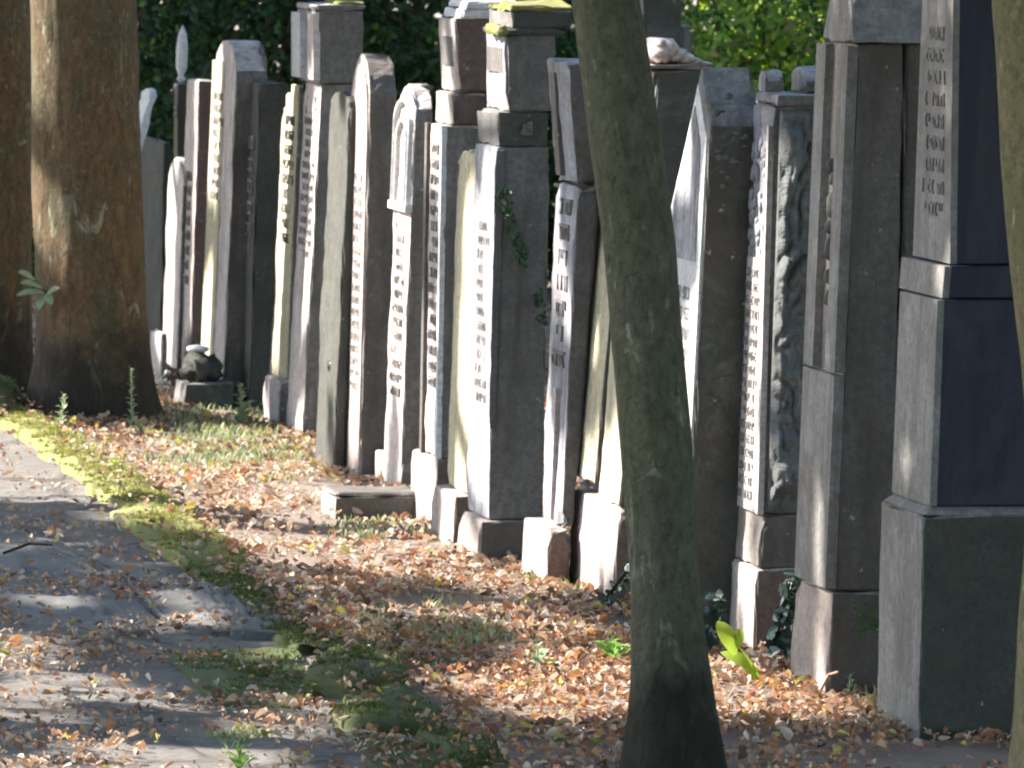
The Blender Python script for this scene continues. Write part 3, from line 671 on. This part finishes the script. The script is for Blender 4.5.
for k, (x, y, lab) in enumerate([(-3.5, 9.5, 'added unseen tree left of the path, shutting out sky, nearest the camera'), (4.2, 8.5, 'added unseen tree right of the camera, before the row, shutting out sky'), (0.5, -3.5, 'added unseen tree behind the camera, shutting out sky'), (6.0, 20, 'added unseen tree right of the row, shutting out sky, nearer one'), (7.2, 29, 'added unseen tree right of the row, shutting out sky, further one')]):
    o = bpy.data.objects.new('broad_tree', None); link(o); o.location = (x, y, 0); vs, fs = [], []; K = 24
    for j in range(24):
        z = -.1+j*.24; q_ = .22*(1.5 if j < 1 else 1.15 if j == 1 else 1-.02*j)
        for i in range(K): a = 2*math.pi*i/K; nn = 1+.08*noise.noise(Vector((math.cos(a), math.sin(a), z+k*9))); vs.append((.1*math.sin(z+k)+q_*nn*math.cos(a), q_*nn*math.sin(a), z))
    for j in range(23):
        for i in range(K): fs.append([j*K+i, j*K+(i+1) % K, (j+1)*K+(i+1) % K, (j+1)*K+i])
    mobj('trunk', vs, fs, M['bark_brown'], o, smooth=True); tag(o, lab, 'tree'); crown_of.append((o, Vector((x, y, 5.3))))
rr = random.Random(99)
buckets = {i: ([], []) for i in range(len(crown_of))}
cnt = 0
def addleaf(p, s):
    i = min(range(len(crown_of)), key=lambda i: (crown_of[i][1]-p).length)
    vs, fs = buckets[i]; o = crown_of[i][0].location; leafquad(vs, fs, p-o, s, rv(rr), (L+rv(rr)*.5).normalized(), .1, .8)
for k in range(95000):
    # a point whose shadow falls on the visible ground or the row, carried up the sun ray
    d_ = 15 + 24*rr.random(); g = Vector((rr.uniform(-1.9, 1.9)*d_/20 + rr.uniform(-.3, .3), d_, rr.choice((0, 0, .6, 1.2))))
    z = 4.2 + 3.6*rr.random()
    p = g + L*((z-g.z)/L.z)
    dens = 1 if noise.noise(p*1.1) > -.35 else .55
    if rr.random() < keep(p)*dens: addleaf(p, rr.uniform(.11, .18)); cnt += 1
rz = random.Random(5)  # added out-of-view canopy that cuts sky fill on the stone sides
for k in range(30000):
    if k % 2: p = Vector((rz.uniform(-9, 10), rz.uniform(-6, 15.5), rz.uniform(3.6, 7.5)))
    else: p = Vector((rz.uniform(2.4, 12), rz.uniform(12, 36), rz.uniform(3.4, 7.0)))
    if p.y < 15.5 or p.x > 2.4:
        if keep(p) > .5: extra.append((p, rz.uniform(.2, .3)))
for (o, c) in crown_of:      # a looser crown round each trunk top for the sky's own shade
    for k in range(2200):
        p = c + rv(rr)*rr.uniform(.5, 2.6); p.z = max(3.6, p.z+.8)
        if rr.random() < keep(p): addleaf(p, rr.uniform(.11, .17)); cnt += 1
for p, s_ in extra: addleaf(p, s_)
for i, (o, c) in enumerate(crown_of):
    vs, fs = buckets[i]
    if vs: mobj('crown', vs, fs, GREEN, o)
    limbs(o, Vector((c.x-o.location.x, c.y-o.location.y, c.z)), 6, i, M['bark_brown'])
print('crown leaves', cnt)
# ------------------------------------------------------------------ shrubs behind
def shrub(x, y, rx, ry, h, n, mats, wts, label, s=(.035, .06), seed=0, grp=None):
    rr = random.Random(seed); o = bpy.data.objects.new('shrub', None); link(o); o.location = (x, y, 0)
    tag(o, label, 'shrub', grp); vs, fs, mi = [], [], []
    vb, fb = [], []
    for k in range(9):
        a = rr.random()*6.28; base = Vector((.15*math.cos(a), .15*math.sin(a), -.05)); tip = Vector((rx*.7*math.cos(a), ry*.7*math.sin(a), h*rr.uniform(.6, .95)))
        d = (tip-base).normalized(); p = d.cross(Vector((0, 1, .1))).normalized(); q = d.cross(p); i0 = len(vb)
        for c, r_ in ((base, .03), ((base+tip)/2+rv(rr)*.08, .018), (tip, .005)):
            for i in range(5): vb.append(c+p*r_*math.cos(i*1.257)+q*r_*math.sin(i*1.257))
        for j in range(2):
            for i in range(5): fb.append([i0+j*5+i, i0+j*5+(i+1) % 5, i0+j*5+5+(i+1) % 5, i0+j*5+5+i])
    mobj('stem', vb, fb, M['bark_brown'], o, smooth=True)
    for k in range(n):
        v = rv(rr); r_ = rr.uniform(.55, 1.0)**.5
        c = Vector((v.x*rx*r_, v.y*ry*r_, h*.52+v.z*h*.52*r_)); cl = noise.noise(Vector((c.x+x, c.y+y, c.z))*2.6)
        c *= 1 + .22*cl
        if c.z < 0: c.z = abs(c.z)*.5
        if noise.noise(Vector((c.x+x, c.y, c.z))*5+Vector((seed, 0, 0))) < -.45: continue
        leafquad(vs, fs, c, rr.uniform(*s), rv(rr), (v+rv(rr)*.9).normalized(), .15, .62)
        mi += [rr.choices(range(len(mats)), wts)[0]]*4
    mobj('foliage', vs, fs, mats, o, mi=mi); return o
def wx(px, d): return (px-512)/F*d
sh = [(60, 37.5, DKGREEN, 'dark shrub behind the big tree trunk, left end of the hedge'), (200, 38.3, DKGREEN, 'dark shrub behind the black post and round-headed gravestone'),
      (300, 39.2, DKGREEN, 'dark shrub behind the square-headed gravestone'), (430, 38.4, DKGREEN, 'very dark shrub in the gap right of the square-headed gravestone'),
      (560, 39.4, DKGREEN, 'dark shrub hidden behind the massive mossy gravestone'), ]
for k, (px, d, mt, lab) in enumerate(sh):
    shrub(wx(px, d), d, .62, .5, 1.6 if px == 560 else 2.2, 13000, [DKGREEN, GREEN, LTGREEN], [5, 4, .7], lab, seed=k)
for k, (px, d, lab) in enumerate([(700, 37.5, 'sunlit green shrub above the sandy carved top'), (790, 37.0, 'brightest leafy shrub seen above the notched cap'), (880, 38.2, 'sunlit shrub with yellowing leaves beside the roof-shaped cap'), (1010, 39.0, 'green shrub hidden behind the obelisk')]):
    shrub(wx(px, d), d, .6, .5, 1.75, 9000, [GREEN, LTGREEN, LIME, LEAF[1]], [2.5, 5, 2.2, .3 if k != 2 else 1.2], lab, seed=20+k)  # lighter leaf mix puts the sun on these shrubs into the colour
for k in range(9):
    shrub(-9+k*2.3, 42.5+(k % 3)*.8, 1.5, 1.0, 3.6, 8000, [DKGREEN, GREEN], [3, 2], 'tall dark shrub in the thicket closing the view behind the row', s=(.08, .13), seed=40+k, grp='thicket shrubs behind the row')
# ------------------------------------------------------------------ kerb stones and flagstones
FUZZ = leafmat('moss_tips', (.30, .31, .08), (.20, .20, .055), .3, .8)
FUZZD = leafmat('dark_moss_tips', (.12, .15, .035), (.07, .09, .025), .3, .8)
def slabpoly(name, pxs, z, th, mat, label, cat, grp=None, amp=.01, n=14, tilt=0, dome=0):
    P_ = [gnd(*p) for p in pxs]; c = sum(P_, Vector())/len(P_); vs, fs = [], []
    ring = []
    for a, b in zip(P_, P_[1:]+P_[:1]):
        for i in range(5): ring.append(a.lerp(b, i/5))
    m_ = len(ring)
    for k in range(n+1):
        f = k/n
        for p in ring:
            q = c.lerp(p, f); zz = z + amp*noise.noise(q*8) + amp*.5*noise.noise(q*25) + amp*.45*noise.noise(q*70) + tilt*(c.y-q.y) + dome*(1-f*f) - (.006 if k == n else 0)
            j = 1+(.03 if cat != 'kerb stone' else .22)*noise.noise(q*12); vs.append(((q.x-c.x)*j, (q.y-c.y)*j, zz+gh(q.x, q.y)))
    for p in ring: q = p-c; vs.append((q.x, q.y, z-th))
    for k in range(n+1):
        for i in range(m_): fs.append([k*m_+i, k*m_+(i+1) % m_, (k+1)*m_+(i+1) % m_, (k+1)*m_+i])
    o = tag(mobj(name, vs, fs, mat, None, smooth=True, loc=(c.x, c.y, 0)), label, cat, grp)
    if mat.name != 'slate_flag':
        v2, f2 = [], []; rq = random.Random(int(pxs[0][0]*7+900)); top = vs[m_*1:m_*n]
        for _ in range(2600 if mat.name == 'sunny_moss' else 1500):
            p = rq.choice(top); p = Vector(p) + Vector((rq.uniform(-.012, .012), rq.uniform(-.02, .02), 0))
            if noise.noise((p+c)*9) < -.12: continue
            sd = Vector((rq.uniform(-1, 1), rq.uniform(-1, 1), 0)).normalized()*.0035; tip = p + Vector((rq.uniform(-.006, .006), rq.uniform(-.006, .006), rq.uniform(.005, .014))); i = len(v2)
            v2 += [p-sd, p+sd, tip]; f2.append([i, i+1, i+2])
        mobj('moss', v2, f2, FUZZ if mat.name == 'sunny_moss' else FUZZD, o)
    return o
KL = ['furthest', 'second furthest', 'third furthest', 'fourth', 'fifth', 'sixth', 'seventh', 'nearest sunlit']
kk = [(-25, 406), (10, 420), (42, 437), (70, 455), (98, 474), (122, 494), (148, 518), (178, 545), (212, 570)]
for i in range(8):
    (x0, y0), (x1, y1) = kk[i], kk[i+1]; w_ = 20+i*3
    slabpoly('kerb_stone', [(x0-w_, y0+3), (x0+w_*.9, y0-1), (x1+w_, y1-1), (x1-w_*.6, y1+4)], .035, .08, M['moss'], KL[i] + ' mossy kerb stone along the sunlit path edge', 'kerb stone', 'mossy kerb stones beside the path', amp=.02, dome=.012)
for i, (x0, y0, x1, y1) in enumerate([(214, 572, 240, 596), (242, 596, 276, 626), (278, 626, 312, 656), (440, 738, 480, 770)]):
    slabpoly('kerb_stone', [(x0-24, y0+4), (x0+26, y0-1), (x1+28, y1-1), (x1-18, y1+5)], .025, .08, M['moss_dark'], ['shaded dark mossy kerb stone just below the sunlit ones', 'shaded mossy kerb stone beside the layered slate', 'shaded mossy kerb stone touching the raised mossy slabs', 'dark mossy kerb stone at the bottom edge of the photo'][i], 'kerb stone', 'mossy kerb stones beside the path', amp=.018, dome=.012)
FG = 'slate flagstones set in the path'
slabpoly('flagstone', [(-30, 525), (60, 545), (120, 580), (165, 628), (120, 640), (40, 628), (-30, 612)], .018, .05, M['slate'], 'large grey slate flagstone at the left edge of the photo', 'flagstone', FG)
slabpoly('flagstone', [(40, 545), (150, 572), (215, 590), (235, 640), (175, 634), (125, 585)], .026, .05, M['slate'], 'smooth bluish slate flagstone just below the mossy kerb', 'flagstone', FG)
slabpoly('flagstone', [(205, 600), (262, 592), (308, 632), (285, 645), (232, 643)], .03, .06, M['slate'], 'dark layered slate stone between kerb end and the mossy slabs', 'flagstone', FG, amp=.02)
slabpoly('flagstone', [(160, 655), (292, 650), (330, 688), (300, 712), (215, 705)], .02, .05, M['moss_dark'], 'flat dark flagstone with thin moss left of the raised mossy slabs', 'flagstone', FG)
slabpoly('flagstone', [(303, 694), (318, 672), (360, 655), (392, 672), (408, 692), (350, 702)], .05, .1, M['moss_dark'], 'raised mossy slab with a dark gap below, upper of the two', 'flagstone', FG, tilt=.0, dome=.02)
slabpoly('flagstone', [(325, 722), (350, 702), (400, 698), (446, 722), (430, 735), (360, 738)], .035, .09, M['moss_dark'], 'raised mossy slab with a dark gap below, lower of the two', 'flagstone', FG, dome=.015)
slabpoly('flagstone', [(352, 752), (440, 742), (500, 760), (520, 790), (390, 800)], .02, .08, M['moss_dark'], 'dull mossy flagstone cut by the bottom edge of the photo', 'flagstone', FG)
slabpoly('mossy_rock', [(-30, 425), (-20, 398), (12, 396), (22, 410), (6, 424)], .06, .12, M['moss_dark'], 'dark mossy rock at the foot of the left edge tree', 'rock', dome=.05)
# ------------------------------------------------------------------ fallen leaves
vs, fs, mi = [], [], []; rr = random.Random(12)
def leafdens(x, y, px, py):
    path = x < kerbx(y)-.02
    d = (.17 if py < 630 else .3) if path else .95
    if abs(x-kerbx(y)) < .09 and y > 21: d = .3
    if inpoly(px, py, [(-30, 525), (60, 545), (215, 590), (330, 690), (290, 712), (160, 660), (-30, 640)]): d = .26
    if inpoly(px, py, [(300, 660), (395, 655), (450, 730), (350, 740)]): d = .12
    if py > 738 and px > 480: d = .3
    cl = noise.noise(Vector((x*2.4, y*1.6, 5))); return d*(.7 + 1.5*cl) * (.35 if inpoly(px, py, [(340, 492), (480, 520), (520, 560), (420, 560), (250, 520)]) else 1)
for k in range(225000):
    d_ = 15.5 + 22*rr.random()**1.35; x = (rr.uniform(-.075, .078) if rr.random() < .8 else rr.uniform(-.13, .13))*d_; px, py = proj((x, d_, 0))
    if rr.random() > leafdens(x, d_, px, py): continue
    z = gh(x, d_) + rr.uniform(.008, .022) + (.012 if x < kerbx(d_) else 0)
    if inpoly(px, py, [(300, 660), (395, 655), (450, 730), (350, 740)]): z += .05
    elif abs(x-kerbx(d_)) < .1: z += rr.uniform(.02, .06)
    up = (Vector((0, 0, 1)) + rv(rr)*(.4 if rr.random() < .8 else 1.3)).normalized(); ax = up.cross(rv(rr)).normalized()
    leafquad(vs, fs, Vector((x, d_, z)), rr.choice((.01, .014, .02, .027, .036))*rr.uniform(.7, 1.15)*(.8 if x < kerbx(d_) else 1), ax, up, rr.uniform(.1, .9), rr.uniform(.35, .8))
    near = py > 640 and px > 380; pale = 455 < py < 560 and px < 520  # pale: lighter leaf mix paints the pool of sunlight into the colour
    mi += [rr.choices(range(6), [4.5, 4, 2.6, 2.0, 2.4, .5] if near else [1.6, 4.5, 1.0, 6.0, .9, .5] if pale else [2.0, 4.5, 3.4, 2.6, .7, .5])[0]]*4
struct(mobj('fallen_leaves', vs, fs, LEAF, None, mi=mi), 'stuff')
DRYG = leafmat('dry_grass', (.30, .30, .11), (.17, .20, .07), .3, .7)
# low grass and ground weeds
vs, fs, mi = [], [], []
def tuft(px, py, n, s, spread):
    g = gnd(px, py)
    for _ in range(n):
        a = rr.random()*6.28; r_ = spread*rr.random(); c = Vector((g.x+r_*math.cos(a), g.y+r_*2.2*math.sin(a), 0)); h = s*rr.uniform(.5, 1.2)
        b_ = Vector((rr.uniform(-.5, .5)*h, rr.uniform(-.5, .5)*h, h)); sd = Vector((rr.uniform(-1, 1), rr.uniform(-1, 1), 0)).normalized()*.0035; i = len(vs)
        vs.extend([c-sd, c+sd, c+b_*.6+sd*.8, c+b_*.6-sd*.8, c+b_+Vector((b_.x*.4, b_.y*.4, -.1*h))]); fs.extend([[i, i+1, i+2, i+3], [i+3, i+2, i+4]]); mi.extend([rr.choice((0, 0, 1))]*2)
for _ in range(120): tuft(rr.gauss(245, 55), rr.gauss(452, 12), 14, .035, .1)
for _ in range(70): tuft(rr.gauss(200, 60), rr.gauss(415, 8), 12, .03, .1)
for _ in range(50): tuft(rr.gauss(420, 60), rr.gauss(635, 14), 14, .03, .09)
for _ in range(26): tuft(rr.gauss(560, 14), rr.gauss(578, 5), 14, .04, .05)
for _ in range(24): tuft(rr.gauss(400, 30), rr.gauss(530, 6), 12, .03, .07)
for _ in range(16): tuft(rr.gauss(880, 8), rr.gauss(712, 4), 6, .05, .03)
for _ in range(22): tuft(rr.gauss(240, 14), rr.gauss(745, 6), 10, .03, .05)
struct(mobj('grass', vs, fs, [DRYG, PALEG], None, mi=mi), 'stuff')
# ------------------------------------------------------------------ small plants
def broadleaf(vs, fs, base, tip, wd, nrm, bend=.15, n=8):
    ax = tip-base; s = ax.cross(nrm).normalized(); i0 = len(vs)
    for j in range(n+1):
        f = j/n; ww = wd*(math.sin(math.pi*min(1, f*.9+.06))**.8)*(1 if f < .99 else .05); c = base+ax*f+nrm*bend*ax.length*math.sin(math.pi*f)
        vs += [c-s*ww+nrm*ww*.3, c, c+s*ww+nrm*ww*.3]
    for j in range(n):
        for q in range(2): k = i0+j*3+q; fs.append([k, k+1, k+4, k+3])
def stem(vs, fs, a, b, r_=.003):
    d = (b-a).normalized(); p = d.cross(Vector((.3, 1, .1))).normalized(); q = d.cross(p); i = len(vs)
    for c in (a, b):
        for k in range(4): vs.append(c+p*r_*math.cos(k*1.571)+q*r_*math.sin(k*1.571))
    for k in range(4): fs.append([i+k, i+(k+1) % 4, i+4+(k+1) % 4, i+4+k])
def at(px, py, d): r_ = ray(px, py); return CO + r_*(d/r_.y)
# bright dock leaves in the sun
d = gnd(765, 688).y; root = at(765, 688, d); o = bpy.data.objects.new('dock_plant', None); link(o); o.location = root
tag(o, 'lime green broad-leaved plant glowing in the sun right of the central trunk', 'plant')
for (bx, by, tx, ty, wd) in ((763, 684, 727, 634, .003), (735, 655, 717, 621, .022), (737, 648, 740, 628, .012), (757, 672, 720, 652, .017), (764, 686, 738, 660, .015)):
    vs, fs = [], []; broadleaf(vs, fs, at(bx, by, d)-root, at(tx, ty, d+.03)-root, wd, Vector((.1, -.8, .6)).normalized(), .1)
    mobj('leaf', vs, fs, LIME, o, smooth=True)
def ivy(px0, py0, px1, py1, d, n, label, s=.035, seed=1, sx=8):
    rr = random.Random(seed); base = gnd((px0+px1)/2, max(py0, py1)); base.y = d; o = bpy.data.objects.new('ivy_clump', None); link(o); o.location = base; tag(o, label, 'ivy')
    vs, fs = [], []; v2, f2 = [], []
    for k in range(n):
        f = rr.random(); c = at(px0+(px1-px0)*f+rr.uniform(-sx, sx), py0+(py1-py0)*f+rr.uniform(-10, 10), d+rr.uniform(-.06, .06))-base
        leafquad(vs, fs, c, rr.uniform(.6, 1.2)*s, rv(rr), (Vector((-.4, -.6, .6))+rv(rr)*.7).normalized(), .12, .85)
    for k in range(5): stem(v2, f2, at(px0+rr.uniform(-sx, sx), py0, d)-base, at(px1+rr.uniform(-sx, sx), py1, d)-base, .002)
    mobj('foliage', vs, fs, IVY, o); mobj('stem', v2, f2, M['bark_brown'], o)
ivy(776, 662, 797, 580, gnd(790, 660).y-.1, 110, 'glossy dark ivy climbing between the rock-faced stone and the roof-capped one', .04, 1, 11)
ivy(704, 650, 716, 600, gnd(710, 655).y, 60, 'small dark ivy clump between the central trunk and the rock-faced stone', .035, 2, 8)
ivy(606, 604, 634, 566, gnd(620, 606).y-.15, 40, 'ivy with pale leaves at the left edge of the central trunk', .03, 3, 6)
def stalk(px, py, h_px, label, seed, mats=PALEG, wd=.02, n=26, spread=.03):
    rr = random.Random(seed); g = gnd(px, py); top = at(px+rr.uniform(-2, 4), py-h_px, g.y); o = bpy.data.objects.new('weed_plant', None); link(o); o.location = g; tag(o, label, 'plant')
    vs, fs = [], []; stem(vs, fs, Vector((0, 0, -.02)), top-g, .003); mobj('stem', vs, fs, mats, o)
    vs, fs = [], []
    for k in range(n):
        f = (k+.5)/n; c = (top-g)*f; a = k*2.4; dr = Vector((math.cos(a), math.sin(a), rr.uniform(.2, .8))); e = spread*(1.15-f)*rr.uniform(.7, 1.3)+.008
        broadleaf(vs, fs, c, c+dr*e, e*.35, Vector((0, 0, 1)), .2, 3)
    mobj('foliage', vs, fs, mats, o)
stalk(242, 428, 44, 'pale leafy weed in front of the plain dark olive slab', 1, spread=.05)
stalk(60, 440, 46, 'pale upright weed at the left foot of the broad tree', 2, spread=.03)
stalk(132, 430, 62, 'thin pale weed growing up against the dark foot of the broad tree', 3, spread=.02)
stalk(538, 672, 26, 'small seedling with whitish leaves on the shaded leaf litter', 4, n=9, spread=.04)
stalk(612, 668, 30, 'small green seedling left of the central trunk foot', 5, LTGREEN, n=10, spread=.05)
stalk(848, 700, 26, 'short pale grass shoot at the foot of the roof-capped stone', 6, n=6, spread=.02)
stalk(115, 482, 22, 'yellow green seedling among the leaves beside the kerb', 7, LIME, n=9, spread=.05)
stalk(240, 775, 30, 'small leafy weed at the bottom edge on the path', 8, LTGREEN, n=10, spread=.04)
# sprig on the side of the roof-capped plinth
dd = gnd(840, 697).y-.02; base = at(878, 622, dd); o = bpy.data.objects.new('fern_sprig', None); link(o); o.location = base; tag(o, 'small green sprig growing from the joint beside the obelisk plinth', 'plant')
vs, fs = [], []
for (tx, ty) in ((852, 606), (858, 616), (862, 632), (872, 636), (866, 604)):
    e = at(tx, ty, dd-.02)-base; stem(vs, fs, Vector((0, 0, 0)), e, .0015)
    for k in range(6): c = e*(k+1)/6; broadleaf(vs, fs, c, c+Vector((random.uniform(-.02, .02), -.003, random.uniform(-.015, .015))), .004, Vector((0, -1, .2)), .1, 3)
mobj('foliage', vs, fs, GREEN, o)
# sprig on the broad tree
dd = gnd(92, 420).y+.2-.16; base = at(47, 296, dd); o = bpy.data.objects.new('tree_sprig', None); link(o); o.location = base; tag(o, 'sprig of green leaves sprouting from the left side of the broad tree trunk', 'sprig')
for (a, b2, c2, d2) in ((44, 293, 16, 296), (42, 288, 20, 283), (46, 296, 60, 288), (44, 298, 38, 310), (46, 294, 52, 305), (35, 280, 18, 272)):
    vs, fs = [], []; broadleaf(vs, fs, at(a, b2, dd-.03)-base, at(c2, d2, dd-.06)-base, .016, Vector((-.2, -.6, .7)).normalized(), .1)
    mobj('leaf', vs, fs, PALEG, o, smooth=True)
vs, fs = [], []
for (a, b2) in ((44, 293), (42, 286), (35, 280), (46, 300)): stem(vs, fs, Vector((0, .05, 0)), at(a, b2, dd-.03)-base, .002)
mobj('stem', vs, fs, GREEN, o)
# white blossoms by the footstone
g = gnd(163, 392); rr = random.Random(6); o = bpy.data.objects.new('white_flowers', None); link(o); o.location = g; tag(o, 'clump of small white flowers beside the dark stone trough', 'flowers')
vs, fs = [], []; v2, f2 = [], []
for k in range(46):
    c = at(rr.gauss(161, 5), rr.gauss(385, 5), g.y+rr.uniform(-.04, .04))-g; leafquad(vs, fs, c, .022, rv(rr), (Vector((-.5, -.4, .7))+rv(rr)*.6).normalized(), .1, .9)
    if k % 3 == 0: stem(v2, f2, Vector((0, 0, -.02)), c, .001)
PW = leafmat('white_petal', (.8, .8, .76), (.7, .7, .62), .2); mobj('blossom', vs, fs, PW, o); mobj('stem', v2, f2, GREEN, o)
# dry twigs on the path
for k, (x0, y0, x1, y1, lab) in enumerate([(4, 553, 52, 545, 'dark twig lying on the slate at the left edge'), (820, 690, 838, 672, 'short pale stick standing by the roof-capped plinth')]):
    a = gnd(x0, y0, .035); b2 = gnd(x1, y1, .04) if k < 1 else at(x1, y1, a.y); vs, fs = [], []; mid = (a+b2)/2+Vector((0, .03, .012)); stem(vs, fs, Vector((0, 0, 0)), mid-a, .005); stem(vs, fs, mid-a, b2-a, .0035)
    tag(mobj('twig', vs, fs, M['bark_brown'] if k == 0 else LEAF[1], None, loc=a), lab, 'twig')
